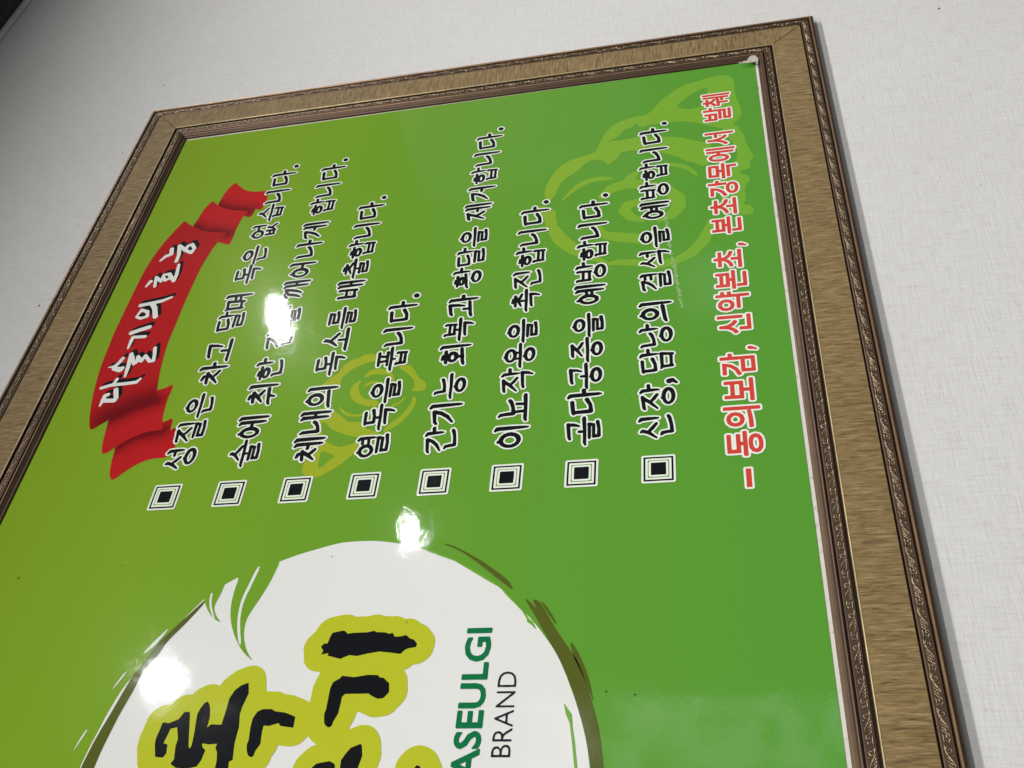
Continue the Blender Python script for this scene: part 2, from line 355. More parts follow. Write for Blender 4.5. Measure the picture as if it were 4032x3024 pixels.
def syllable(ch):
    if ch == '.': return [[(.25, .08, 1.35), (.28, .10, 1.35)]]
    if ch == ',': return [[(.32, .10, 1.4), (.36, .02, 1.1), (.24, -.12, .6)]]
    k = ord(ch) - 0xAC00; c, v, f = CHO[k // 588], JUNG[k % 588 // 28], JONG[k % 28]; has = f != ' '; S = []
    if v in 'ㅏㅐㅓㅔㅕㅖㅣ':
        dbl = v in 'ㅐㅔㅖ'; yb, yt = (.45, 1.0) if has else (0.0, 1.0); sx = .80
        cx1 = (.50 if dbl else .60) if v not in 'ㅓㅕㅔㅖ' else (.46 if dbl else .52)
        ch_ = .50 if has else .24; top = .95 if has else .88
        S += cons(c, (.05, ch_, cx1, top - (.10 if c in 'ㅎㅊ' else 0)), True)
        my = (yb + yt) / 2 + (.03 if has else .02)
        if dbl: S += [stem(.90, yb, yt), stem(.70, yb + .05, yt - .04)]
        else: S += [stem(sx, yb, yt)]
        if v == 'ㅏ': S += [[(sx, my, .85), (1.0, my + .02, 1)]]
        if v == 'ㅓ': S += [[(.60, my - .005, .9), (sx, my, .85)]]
        if v == 'ㅕ': S += [[(.58, my + .10, .85), (sx, my + .12, .8)], [(.57, my - .10, .85), (sx, my - .08, .8)]]
        if v == 'ㅐ': S += [[(.70, my, .8), (.90, my, .8)]]
        if v == 'ㅔ': S += [[(.52, my, .85), (.70, my, .8)]]
        if v == 'ㅖ': S += [[(.52, my + .09, .8), (.70, my + .1, .75)], [(.52, my - .09, .8), (.70, my - .08, .75)]]
        if has: S += cons(f, (.20, .02, .86, .36))
    elif v in 'ㅗㅛㅜㅡ':
        if has:
            S += cons(c, (.22, .63, .80, .97 - (.06 if c in 'ㅎㅊ' else 0))); by = .46 if v != 'ㅜ' else .52
            S += [bar(by, -.02, 1.02)]
            if v == 'ㅗ': S += [[(.49, .62, .9), (.49, by, .85)]]
            if v == 'ㅛ': S += [[(.36, .62, .85), (.38, by, .8)], [(.64, .62, .85), (.62, by, .8)]]
            if v == 'ㅜ': S += [[(.49, by, .9), (.49, .40, .75)]]
            S += cons(f, (.22, .02, .82, .33))
        else:
            S += cons(c, (.20, .46, .80, .95 - (.06 if c in 'ㅎㅊ' else 0))); by = .14 if v != 'ㅜ' else .34
            S += [bar(by, -.02, 1.02)]
            if v == 'ㅗ': S += [[(.49, .42, .9), (.49, by, .85)]]
            if v == 'ㅛ': S += [[(.34, .42, .85), (.36, by, .8)], [(.66, .42, .85), (.64, by, .8)]]
            if v == 'ㅜ': S += [[(.49, by, 1), (.47, 0, .65)]]
    else:
        sx = .84; yb = .42 if has else 0.0; ly = (.50, .60) if has else (.22, .44)
        S += cons(c, (.10, ly[1], .60, .97 - (.08 if c in 'ㅎㅊ' else 0))); by = ly[0] - (.0 if has else .0)
        S += [[(.0, by - .06, .7), (.10, by - .02, .85), (.70, by + .06, .95)], stem(sx, yb, 1.0)]
        if v in 'ㅘㅚ': S += [[(.36, ly[1] + .02, .85), (.36, by, .85)]]
        if v == 'ㅘ': my = (yb + 1) / 2 + .02; S += [[(sx, my, .85), (1.02, my + .02, 1)]]
        if v == 'ㅟ': S += [[(.38, by, 1), (.33, by - .20, .6)]]
        if has: S += cons(f, (.24, .02, .84, .33))
    return S

# ---------------------------------------------------------------- the framed poster
D = {"ribbon_main":[[-405.6,558.8],[-400.5,561.9],[-392.4,564.9],[-382.3,568.0],[-369.9,571.1],[-356.3,573.8],[-339.2,576.5],[-324.0,577.8],[-307.3,578.7],[-289.1,579.6],[-217.9,578.3],[-204.7,577.2],[-189.4,574.7],[-174.1,571.1],[-160.1,565.9],[-150.4,562.1],[-142.0,558.3],[-147.7,553.0],[-152.5,546.6],[-157.4,540.1],[-162.3,530.8],[-165.6,520.1],[-168.0,507.8],[-169.2,504.6],[-173.1,509.2],[-177.5,511.3],[-180.7,511.8],[-188.2,514.4],[-202.0,516.8],[-214.4,518.7],[-226.8,519.6],[-240.3,520.0],[-255.8,520.6],[-272.3,520.8],[-289.6,520.6],[-296.2,520.7],[-308.4,520.9],[-322.7,520.1],[-337.9,518.1],[-349.6,516.3],[-359.1,514.3],[-366.9,512.5],[-378.8,508.3],[-380.8,513.7],[-384.2,525.1],[-389.1,536.0],[-395.5,546.2],[-400.3,552.9]],"ribbon_b1":[[-366.9,512.5],[-366.6,508.4],[-365.3,504.6],[-363.4,501.9],[-362.3,499.7],[-363.9,498.7],[-369.2,498.6],[-377.7,499.2],[-388.6,498.1],[-396.5,497.1],[-402.8,495.5],[-407.3,493.4],[-410.7,491.9],[-410.6,499.3],[-411.8,507.0],[-414.9,514.9],[-419.5,522.3],[-425.0,528.9],[-428.8,532.8],[-431.7,537.0],[-429.7,539.2],[-425.9,540.7],[-416.4,542.9],[-407.8,544.1],[-400.0,545.4],[-395.5,546.2],[-389.1,536.0],[-384.2,525.1],[-380.8,513.7],[-378.8,508.3]],"ribbon_b2":[[-425.0,528.9],[-419.5,522.3],[-414.9,514.9],[-411.8,507.0],[-410.6,499.3],[-410.7,491.9],[-407.3,493.4],[-402.8,495.5],[-402.1,492.3],[-400.5,489.6],[-399.4,488.3],[-400.7,487.0],[-404.1,486.3],[-407.9,485.9],[-413.6,485.6],[-411.4,483.9],[-409.0,481.9],[-416.0,478.4],[-426.4,475.8],[-433.7,475.4],[-439.3,479.1],[-439.1,489.5],[-440.6,496.9],[-445.0,505.0],[-450.7,511.7],[-455.7,516.3],[-458.0,518.6],[-457.6,520.3],[-454.4,522.8],[-448.9,524.8],[-440.7,526.7],[-431.5,527.7]],"ribbon_t1":[[-152.5,546.6],[-144.3,544.2],[-134.7,543.2],[-125.2,541.1],[-118.6,538.1],[-115.8,535.9],[-119.6,532.3],[-123.4,528.7],[-128.6,521.2],[-132.9,513.1],[-136.4,502.3],[-138.0,491.1],[-141.1,493.2],[-144.6,494.7],[-153.6,496.5],[-164.3,497.4],[-176.4,497.3],[-184.8,497.8],[-186.1,499.8],[-183.0,505.4],[-180.7,511.8],[-177.5,511.3],[-173.1,509.2],[-169.2,504.6],[-168.0,507.8],[-165.6,520.1],[-162.3,530.8],[-157.4,540.1]],"ribbon_t2":[[-123.4,528.7],[-114.8,527.2],[-104.8,526.1],[-96.5,523.4],[-90.5,520.1],[-89.8,518.1],[-95.3,513.7],[-104.4,504.2],[-108.2,495.2],[-109.3,485.1],[-109.3,477.2],[-116.6,476.3],[-128.0,476.3],[-136.3,477.1],[-139.2,480.1],[-134.2,484.7],[-143.2,484.9],[-148.6,487.3],[-144.6,494.7],[-141.1,493.2],[-138.0,491.1],[-136.4,502.3],[-132.9,513.1],[-128.6,521.2]],"folds":[[[-378.8,508.3],[-384.2,525.1],[-395.5,546.2]],[[-410.7,491.9],[-414.9,514.9],[-425.0,528.9]],[[-152.5,546.6],[-162.3,530.8],[-169.2,504.6]],[[-123.4,528.7],[-132.9,513.1],[-138.0,491.1]]],"ribbon_text":[[[-379.5,560.5,0.99],[-373.0,560.0,2.0],[-368.4,559.8,2.01],[-367.6,557.5,2.01]],[[-374.1,558.7,2.18],[-374.8,548.9,2.17],[-372.1,548.2,2.18],[-362.6,551.8,2.21]],[[-359.2,566.8,1.84],[-356.8,558.3,1.84],[-356.5,545.3,1.83],[-355.8,535.2,1.83],[-352.1,532.6,1.28]],[[-356.9,556.9,1.64],[-350.3,555.3,1.66]],[[-335.5,569.0,0.57],[-334.7,563.0,1.89],[-330.2,560.3,1.9],[-326.0,558.7,1.9]],[[-337.4,562.9,2.28],[-339.4,556.5,2.95],[-337.7,555.3,2.27]],[[-347.9,548.7,1.17],[-338.8,549.6,1.97],[-329.0,551.0,1.99],[-321.6,552.1,2.01]],[[-324.3,550.0,1.7],[-333.9,545.5,1.68],[-332.0,543.3,1.68],[-325.4,544.3,1.7],[-331.4,539.1,1.68],[-325.1,537.3,1.69],[-332.3,530.9,1.67],[-332.1,527.4,1.67],[-323.9,528.9,1.69],[-316.6,531.0,1.7]],[[-313.9,558.1,1.1],[-305.2,558.2,1.84],[-300.7,558.0,1.85],[-301.2,546.1,1.84]],[[-295.0,561.8,2.44],[-292.1,554.0,2.44],[-289.6,546.0,2.44]],[[-274.4,564.1,1.07],[-266.2,561.6,1.8],[-269.1,554.7,1.79],[-275.2,553.0,1.77],[-277.1,558.5,1.77],[-274.8,564.0,1.25]],[[-276.9,544.3,2.47],[-265.5,548.8,2.51],[-259.4,553.1,2.53]],[[-259.8,565.1,2.17],[-258.3,555.0,2.17],[-256.7,544.7,2.16],[-252.8,535.9,1.3]],[[-234.3,568.3,1.2],[-227.8,565.8,2.01]],[[-235.5,559.1,1.65],[-222.7,561.8,1.68],[-229.3,554.9,1.66],[-220.6,554.5,1.68],[-219.5,549.2,1.68],[-225.1,545.2,1.66],[-228.6,550.8,1.66],[-222.4,555.0,1.67]],[[-220.0,549.9,1.9],[-230.6,541.3,1.87],[-222.5,541.1,1.89],[-208.3,543.3,1.53]],[[-199.3,565.5,1.31],[-193.4,561.5,2.19],[-191.5,556.7,2.19],[-183.7,558.6,2.21]],[[-202.8,547.8,1.93],[-194.1,547.9,1.95],[-180.0,551.7,1.98],[-188.5,542.0,1.96],[-192.5,535.5,1.94],[-186.4,534.0,1.95],[-179.8,538.5,1.97],[-181.9,542.2,1.97],[-187.6,543.8,1.96]]],"rt_shift":[4.25,-2.14],"rose1":[[[-376.6,364.3],[-372.9,361.6],[-368.5,357.1],[-365.1,352.3],[-358.4,349.7],[-354.6,347.3],[-351.0,343.3],[-349.7,337.3],[-346.1,333.2],[-346.2,327.7],[-347.8,321.9],[-349.6,319.3],[-354.5,320.7],[-354.9,326.1],[-356.3,331.3],[-358.8,336.3],[-361.8,341.2],[-365.9,344.3],[-368.5,347.3],[-372.3,348.1],[-377.3,347.5],[-377.8,352.0],[-379.4,354.8],[-378.7,361.9]],[[-363.5,301.1],[-361.4,298.0],[-361.5,292.6],[-366.3,288.1],[-372.0,285.0],[-378.1,281.4],[-380.4,277.4],[-385.4,274.8],[-389.5,275.7],[-390.4,281.5],[-389.3,287.6],[-386.3,285.1],[-383.5,284.8],[-376.6,287.3],[-372.3,291.7],[-369.1,294.5],[-365.7,298.8]],[[-371.8,329.2],[-365.8,326.5],[-363.2,323.1],[-362.7,317.7],[-364.8,312.0],[-365.7,308.0],[-369.9,305.0],[-375.0,303.0],[-378.8,302.8],[-377.7,304.3],[-372.7,306.1],[-369.4,309.7],[-370.5,313.3],[-368.6,318.2],[-369.1,322.8],[-370.7,325.5]],[[-373.1,330.5],[-375.7,333.9],[-380.2,337.6],[-385.9,338.0],[-391.7,336.1],[-396.9,331.3],[-400.3,324.6],[-402.8,317.4],[-402.3,312.3],[-396.8,311.7],[-394.9,321.9],[-391.6,327.0],[-385.6,330.4],[-379.8,331.5],[-377.0,330.9]],[[-382.1,328.0],[-377.5,325.8],[-375.5,321.6],[-376.5,316.1],[-379.7,312.8],[-381.1,313.7],[-379.2,317.9],[-379.3,322.5],[-381.3,325.9]],[[-399.9,344.4],[-405.2,341.8],[-409.3,337.2],[-411.6,331.5],[-411.7,325.5],[-410.7,321.2],[-409.2,323.0],[-409.6,328.9],[-407.6,335.3],[-403.4,340.6],[-400.0,343.2]],[[-393.4,288.4],[-399.6,291.9],[-403.7,297.2],[-405.2,301.4],[-402.5,300.3],[-400.2,295.5],[-396.0,291.0]],[[-393.9,283.9],[-398.8,281.0],[-405.2,281.5],[-411.3,284.2],[-419.0,288.8],[-423.9,293.9],[-426.9,299.2],[-430.2,303.0],[-424.9,302.4],[-420.8,298.8],[-416.7,293.6],[-411.7,290.0],[-404.8,286.0],[-398.4,284.7]],[[-402.6,365.2],[-400.9,358.7],[-398.6,353.0],[-404.7,347.2],[-411.0,338.3],[-416.8,334.2],[-416.4,328.3],[-417.5,321.4],[-421.5,321.4],[-426.8,311.6],[-430.0,304.5],[-433.2,308.2],[-432.1,322.3],[-430.6,329.2],[-425.3,339.9],[-421.1,347.5],[-415.4,351.0],[-414.1,355.0],[-425.1,353.4],[-434.5,346.9],[-438.5,340.9],[-440.8,333.1],[-437.9,326.3],[-437.6,319.1],[-445.4,319.1],[-450.0,325.4],[-457.2,331.2],[-462.6,338.7],[-468.6,348.3],[-466.0,350.3],[-464.8,360.7],[-452.5,361.4],[-437.2,357.5],[-424.4,361.8],[-415.4,360.8]]],"rose1_holes":[[[-441.7,349.8],[-445.2,343.9],[-448.3,336.6],[-452.3,340.9],[-458.7,346.1],[-459.3,348.9],[-449.9,349.5]]],"rose2":[[[-79.4,113.0],[-71.5,110.6],[-63.3,104.4],[-57.1,98.8],[-42.7,90.6],[-29.9,79.1],[-21.5,67.6],[-18.4,52.5],[-14.6,44.9],[-14.6,27.5],[-21.3,22.3],[-34.9,21.3],[-47.8,22.0],[-70.1,18.0],[-84.7,17.7],[-93.4,24.7],[-101.2,30.9],[-98.2,40.2],[-90.6,51.6],[-83.9,63.3],[-79.8,77.7],[-81.0,91.0],[-78.6,102.0],[-83.7,107.5]],[[-99.2,35.5],[-93.4,24.7],[-113.0,17.7],[-127.0,16.3],[-137.2,13.6],[-147.2,10.9],[-151.9,15.7],[-161.4,14.7],[-163.8,21.0],[-166.6,25.6],[-173.9,16.1],[-180.8,17.7],[-188.8,22.5],[-201.3,21.2],[-209.3,24.9],[-212.3,17.6],[-219.4,16.0],[-223.9,19.5],[-222.3,28.9],[-217.5,37.2],[-197.5,42.7],[-179.5,44.0],[-162.3,38.7],[-156.2,31.7],[-146.2,25.5],[-131.0,25.1],[-118.4,29.6],[-106.6,38.2]],[[-109.4,150.6],[-101.8,148.4],[-98.2,136.2],[-98.7,123.9],[-96.2,111.8],[-100.0,93.7],[-104.7,75.8],[-111.2,64.2],[-117.5,52.7],[-122.8,46.0],[-141.9,46.8],[-153.7,54.1],[-147.0,59.6],[-141.0,70.9],[-134.1,76.5],[-131.3,81.1],[-126.0,88.1],[-123.6,99.9],[-119.3,111.7],[-116.3,116.5],[-116.8,123.8],[-117.8,128.6],[-123.5,129.7],[-128.5,134.4],[-134.4,139.1],[-126.8,142.9],[-123.4,150.2],[-125.5,159.9],[-136.1,165.5],[-145.4,177.2],[-153.9,182.8],[-168.4,185.6],[-173.4,188.9],[-178.7,189.8],[-170.3,195.7],[-159.0,196.4],[-142.7,191.9],[-126.6,184.3],[-118.8,173.6],[-115.5,160.2],[-112.2,151.8]],[[-109.4,150.6],[-92.0,146.2],[-78.7,140.3],[-70.1,131.7],[-65.9,121.8],[-63.8,111.8],[-63.6,103.2],[-70.2,102.0],[-74.9,109.4],[-76.0,114.3],[-81.2,119.2],[-81.9,125.3],[-91.3,130.2],[-96.1,136.2],[-100.8,143.5]],[[-179.4,180.9],[-166.6,175.0],[-155.1,166.0],[-149.5,155.4],[-149.6,144.7],[-152.4,135.2],[-155.3,134.5],[-156.0,141.0],[-155.7,152.8],[-161.3,163.3],[-169.1,171.3],[-177.1,178.0]],[[-139.3,89.4],[-142.3,79.0],[-146.9,69.9],[-154.8,63.3],[-163.9,59.0],[-164.2,62.4],[-156.9,66.8],[-149.6,75.7],[-144.3,88.3]],[[-157.0,125.7],[-149.8,118.7],[-146.4,111.7],[-157.5,112.8],[-162.0,118.6]]],"rose2_holes":[[[-56.6,77.2],[-43.8,67.0],[-34.4,55.6],[-31.2,45.6],[-45.9,48.6],[-60.3,51.7],[-64.2,62.7],[-61.2,71.2]]],"rose2_strokes":[[[-178.5,144.5,2.92],[-168.3,134.9,5.88],[-163.5,121.0,6.47],[-169.0,105.9,5.82],[-177.6,88.8,6.3],[-191.3,77.8,6.18],[-203.6,77.6,6.1],[-213.0,83.8,5.5],[-217.3,93.8,3.29]],[[-194.0,102.6,3.51],[-190.6,111.6,4.41],[-193.5,120.7,4.85],[-200.9,124.0,5.26],[-210.6,118.3,4.33],[-215.7,108.2,2.57]],[[-214.2,148.7,2.19],[-230.1,140.4,4.29],[-234.5,128.1,5.85],[-238.5,113.7,5.79],[-244.7,100.6,3.64]],[[-186.5,197.6,4.38],[-193.2,190.1,5.58],[-211.4,186.7,4.86],[-230.1,177.7,6.52],[-243.5,166.8,5.82],[-255.6,151.9,3.99],[-263.9,139.6,2.25]],[[-266.8,141.7,1.23],[-265.7,127.6,3.26],[-268.8,111.5,4.04],[-273.6,95.5,4.79],[-270.9,81.8,3.98],[-263.3,68.9,4.8],[-250.4,59.0,5.26],[-228.7,50.6,4.14]]],"disc_pts":[[-682.3,457.8],[-658.5,454.0],[-631.4,447.5],[-597.9,428.5],[-565.8,408.1],[-555.3,396.0],[-549.0,386.1],[-539.0,360.3],[-530.3,335.2],[-525.5,316.7],[-525.2,292.0],[-532.7,258.7],[-542.8,233.6],[-562.7,203.2],[-581.1,184.5],[-597.5,170.5],[-613.1,160.0],[-632.0,151.6],[-649.2,145.3],[-667.4,140.2],[-681.3,138.0]],"circle":[-684.7,299.9,158.2],"blades":[[[-549.9,388.3],[-549.0,386.1],[-541.3,374.3],[-537.8,360.6],[-538.7,359.3],[-545.3,360.3],[-554.3,362.3],[-565.3,365.9],[-576.1,370.4],[-583.5,372.6],[-592.0,371.8],[-600.4,369.0],[-607.7,364.5],[-613.4,358.9],[-607.6,367.1],[-601.4,372.9],[-591.8,379.7],[-581.0,384.7],[-571.2,387.1],[-560.1,387.6],[-551.1,386.9]],[[-566.0,409.1],[-559.5,404.0],[-554.1,395.8],[-556.4,396.2],[-562.0,396.8],[-569.7,398.8],[-574.1,398.6],[-579.6,395.4],[-585.2,389.5],[-581.2,397.0],[-576.1,402.3],[-570.5,406.1]]],"slits":[[[-541.6,372.9],[-542.2,375.2],[-556.0,378.0],[-567.0,380.3],[-577.9,379.9],[-588.7,377.7],[-600.3,373.2],[-601.9,370.9],[-589.8,375.1],[-579.1,377.8],[-568.2,378.2],[-556.0,375.6]],[[-561.2,403.3],[-561.7,404.7],[-567.3,404.3],[-574.0,401.8],[-581.2,397.0],[-581.5,395.7],[-574.0,400.2],[-567.3,402.7]],[[-617.9,448.2],[-620.3,449.0],[-626.3,451.5],[-632.1,455.1],[-625.8,452.8],[-619.3,449.9]],[[-657.5,461.8],[-657.9,463.0],[-664.1,465.2],[-673.5,467.0],[-665.9,464.4],[-660.3,462.5]],[[-586.0,427.1],[-594.6,433.9],[-600.9,438.3],[-607.1,441.4],[-603.0,436.4],[-595.8,431.4]]],"olive":[[[-566.9,407.8],[-570.4,410.5],[-581.1,419.0],[-589.7,425.9],[-598.9,432.5],[-607.2,436.1],[-616.4,440.3],[-620.9,442.9],[-634.4,446.4],[-648.0,449.7],[-660.3,453.2],[-674.3,456.0],[-687.8,457.6],[-687.8,448.6],[-682.3,447.7],[-671.5,446.9],[-658.5,444.7],[-649.0,443.1],[-637.4,440.1],[-630.5,438.4],[-623.5,437.7],[-613.4,433.9],[-606.3,428.9],[-598.0,426.4],[-586.0,417.5],[-575.9,411.0],[-569.2,407.1]],[[-529.0,245.6],[-531.3,236.1],[-536.6,226.9],[-543.7,215.5],[-552.3,204.2],[-559.6,195.3],[-565.4,191.8],[-567.4,191.4],[-562.9,197.1],[-553.3,208.3],[-543.5,219.8],[-535.2,231.3]],[[-573.6,178.8],[-576.0,173.4],[-579.3,171.2],[-595.6,161.9],[-610.8,151.6],[-616.4,147.6],[-631.2,141.5],[-647.4,136.4],[-662.9,132.4],[-681.3,130.2],[-693.3,129.0],[-693.3,136.3],[-681.3,137.7],[-666.5,140.2],[-650.1,144.8],[-632.0,151.1],[-612.6,160.0],[-598.6,168.5],[-587.8,174.6],[-571.2,184.7],[-578.0,177.7],[-581.9,174.3]],[[-574.3,173.5],[-579.4,168.7],[-587.1,163.8],[-594.4,160.5],[-588.1,165.3],[-579.3,170.7]],[[-603.1,152.9],[-608.3,148.9],[-618.5,143.8],[-630.3,139.6],[-645.1,136.3],[-634.1,140.4],[-623.4,145.4],[-613.3,150.5]]],"scrape":[[[-642.5,154.7],[-647.2,151.8],[-650.1,149.4],[-658.3,148.5],[-667.4,146.8],[-681.3,144.9],[-693.4,143.6],[-693.4,145.7],[-681.4,146.7],[-667.4,148.6],[-655.6,150.5],[-650.0,153.0]],[[-561.0,202.4],[-569.7,194.4],[-578.3,186.7],[-583.3,182.3],[-588.2,179.0],[-589.9,176.9],[-596.1,173.7],[-591.5,178.3],[-590.3,180.3],[-587.6,181.0],[-582.2,184.4],[-577.7,188.7],[-569.7,196.5]],[[-532.2,259.9],[-536.4,248.4],[-541.6,234.8],[-549.9,220.1],[-557.9,207.8],[-562.7,201.2],[-563.6,202.6],[-559.0,209.8],[-551.6,221.0],[-543.8,233.0],[-542.1,236.9],[-537.4,248.3]]],"black":[[[-603.8,314.8],[-601.6,312.9],[-601.8,310.8],[-599.8,310.2],[-597.0,309.8],[-594.2,308.7],[-592.9,302.5],[-592.9,300.8],[-595.2,298.0],[-594.6,294.7],[-594.5,284.7],[-593.5,280.5],[-594.5,278.7],[-594.9,272.6],[-596.0,269.4],[-595.0,267.9],[-598.1,265.8],[-597.9,261.5],[-597.0,258.4],[-599.4,255.7],[-600.5,252.6],[-603.3,250.2],[-605.6,250.5],[-606.2,255.0],[-607.2,257.4],[-610.1,260.2],[-609.0,266.9],[-608.1,274.6],[-609.3,282.0],[-610.9,288.9],[-610.1,294.0],[-612.6,299.8],[-610.1,309.0],[-608.4,308.4],[-609.3,313.4],[-606.6,312.5]],[[-657.4,298.4],[-656.1,300.5],[-654.3,301.7],[-648.7,302.8],[-645.5,302.2],[-638.5,302.3],[-632.1,302.4],[-628.2,301.3],[-625.7,297.2],[-624.0,296.2],[-625.1,288.1],[-623.7,279.3],[-624.0,272.1],[-625.4,271.6],[-625.8,268.6],[-629.4,264.3],[-635.2,263.3],[-639.0,266.3],[-639.5,270.0],[-637.6,274.2],[-636.0,276.4],[-636.1,291.8],[-638.0,293.4],[-643.7,293.5],[-648.7,293.8],[-653.7,295.9],[-656.5,296.3]],[[-675.6,344.3],[-674.4,346.5],[-671.4,348.1],[-667.9,349.0],[-665.0,348.5],[-657.4,349.5],[-651.2,349.5],[-646.8,347.4],[-645.3,344.1],[-645.4,338.1],[-646.7,336.2],[-647.8,328.4],[-650.4,321.4],[-657.4,321.0],[-656.2,330.0],[-654.4,331.5],[-656.2,337.5],[-655.9,341.0],[-659.9,341.0],[-667.5,340.1],[-671.9,342.4],[-674.9,342.7]],[[-675.4,408.2],[-667.3,411.2],[-663.3,411.6],[-657.6,410.7],[-653.4,410.4],[-654.0,405.8],[-651.4,399.9],[-646.7,397.5],[-646.7,393.9],[-648.3,393.1],[-658.7,390.4],[-668.9,387.7],[-670.2,386.5],[-668.4,385.7],[-661.3,386.3],[-648.3,388.1],[-645.2,387.4],[-641.0,385.4],[-639.9,383.4],[-642.6,381.2],[-645.8,379.9],[-651.0,378.7],[-657.2,378.8],[-654.9,376.7],[-655.2,369.5],[-645.3,369.1],[-637.9,369.0],[-632.6,366.7],[-629.4,363.1],[-627.6,358.6],[-634.9,356.6],[-643.9,358.6],[-648.6,358.9],[-656.8,357.2],[-666.9,357.3],[-677.3,355.7],[-678.3,357.8],[-690.4,355.7],[-690.4,365.6],[-677.8,366.1],[-672.9,367.3],[-669.4,369.4],[-667.2,368.8],[-667.7,374.0],[-666.9,379.1],[-669.4,378.1],[-671.2,375.6],[-677.4,376.4],[-681.3,378.4],[-682.8,385.5],[-682.1,392.1],[-679.6,396.5],[-676.9,394.9],[-668.4,396.6],[-664.3,396.3],[-656.6,399.3],[-657.6,403.5],[-661.7,404.3],[-666.8,405.4],[-667.6,402.4],[-673.4,401.3],[-675.9,402.9]],[[-685.4,304.8],[-681.9,303.7],[-679.3,301.2],[-678.4,296.4],[-677.8,293.4],[-679.5,289.6],[-681.8,289.0],[-689.9,289.0],[-692.8,293.3]],[[-692.8,285.4],[-681.8,285.8],[-677.2,286.1],[-673.1,283.8],[-669.8,281.4],[-667.4,275.6],[-668.9,274.6],[-674.8,273.3],[-681.8,274.7],[-692.7,277.5]],[[-689.7,240.9],[-681.7,240.3],[-680.0,238.8],[-680.9,236.9],[-685.1,234.5],[-690.7,234.9]]],"scuff":[[-199.6,90.8,0.69],[-212.0,89.3,1.16],[-222.4,88.4,0.95],[-234.4,87.5,1.13],[-249.3,86.7,0.83],[-260.8,85.3,1.28],[-273.8,83.4,1.08],[-284.8,82.1,0.71],[-297.2,80.8,0.87],[-310.8,79.6,0.77],[-324.2,77.9,0.42]],"scrap":[[-2.7,16.1],[-2.7,13.8],[-2.7,11.5],[-0.9,10.5],[-2.1,8.0],[3.1,6.0],[5.6,3.9],[6.6,1.9],[5.6,-1.0],[2.4,-1.7],[1.1,-2.9],[-3.4,-2.8],[-6.8,-2.0],[-10.7,-2.4],[-7.6,-0.7],[-5.3,0.1],[-5.2,7.5],[-4.0,16.2]]}
GX0, GX1, GH = -900.0, 0.0, 600.0
poster = bpy.data.objects.new('framed_poster', None); C.objects.link(poster)
poster.location = (-0.45, 0, 1.5)
tag(poster, 'green laminated poster of black Korean lettering in a wide tan and bronze frame', 'framed poster')
poster_inv = Matrix.Translation((0.45, 0, -1.5))
def part(o, parent=poster):
    o.parent = parent
    if parent is poster: o.matrix_parent_inverse = poster_inv
    return o
# backing board and printed sheet
part(mesh_obj('backing_board', [(x, y, z) for y in (.0004, .0016) for x, z in ((-.908, Z0 - .008), (.008, Z0 - .008), (.008, Z0 + .608), (-.908, Z0 + .608))],
     [(0, 1, 2, 3), (7, 6, 5, 4), (0, 4, 5, 1), (1, 5, 6, 2), (2, 6, 7, 3), (3, 7, 4, 0)], M_BOARD))
nxs, nzs = 60, 40
vs = [(-.9 + (.9017 - .0024 * j / nzs) * i / nxs, 0.0, Z0 + .0006 + .6012 * j / nzs) for j in range(nzs + 1) for i in range(nxs + 1)]
fs = [(j * (nxs + 1) + i, j * (nxs + 1) + i + 1, (j + 1) * (nxs + 1) + i + 1, (j + 1) * (nxs + 1) + i) for j in range(nzs) for i in range(nxs)]
sheet = part(mesh_obj('printed_sheet', vs, fs, G_GREEN))
def sub(o): o.parent = sheet; return o

# roses
for key, lab in (('rose1', 'pale yellow green rose print under the upper lines'), ('rose2', 'large pale green rose print in the lower right corner')):
    allp = D[key] + D.get(key + '_strokes', []); F = Field(*bounds(allp, 6), 0.9)
    for p in D[key]: F.poly(chaikin(p, 1))
    for h in D[key + '_holes']: F.cut(chaikin(h, 1))
    for q in D.get(key + '_strokes', []): F.stroke(q)
    F.F += (rng.random(F.F.shape) - .5) * 0.5
    Sheet().add(F, G_ROSE, 1).build('rose_print', sheet, lab)

# ribbon
rb = Sheet()
folds = D['folds']
def fold_dist(x, z, line):
    d = 1e9
    for a, b in zip(line[:-1], line[1:]):
        dx, dz = b[0] - a[0], b[1] - a[1]; t = max(0, min(1, ((x - a[0]) * dx + (z - a[1]) * dz) / (dx * dx + dz * dz)))
        d = min(d, math.hypot(x - a[0] - t * dx, z - a[1] - t * dz))
    return d
spec = [('ribbon_b2', 2, [1]), ('ribbon_b1', 3, [0]), ('ribbon_t2', 2, [3]), ('ribbon_t1', 3, [2]), ('ribbon_main', 4, [])]
attr = []
for key, layer, fl in spec:
    F = Field(*bounds([D[key]], 4), 1.1); F.poly(chaikin(D[key], 1) if key != 'ribbon_main' else chaikin(D[key], 1), 3); F.F -= 0.35
    n0 = len(rb.v); rb.add(F, G_RIBBON, layer, merge=False)
    lo = min(p[0] for p in D[key])
    for v in rb.v[n0:]:
        x, z = v[0] * 1000, (v[2] - Z0) * 1000
        if key == 'ribbon_main':
            d0 = fold_dist(x, z, folds[0]); d2 = fold_dist(x, z, folds[2]); a = max(0.85 * max(0, 1 - d0 / 34), 0.25 * max(0, 1 - d2 / 60)) + .28
        else:
            a = 0.95 * max(0, 1 - fold_dist(x, z, folds[fl[0]]) / 17) + .12
        attr.append(min(1, a))
ro = rb.build('ribbon_banner', sheet, 'red folded ribbon printed across the upper left')
at = ro.data.attributes.new('fold', 'FLOAT', 'POINT'); at.data.foreach_set('value', np.array(attr, dtype=np.float32))
rt = D['ribbon_text']; sh = D['rt_shift']
F = Field(*bounds(rt, 12), 0.45)
for q in rt: F.stroke(q)
F2 = Field(*bounds(rt, 12), 0.45)
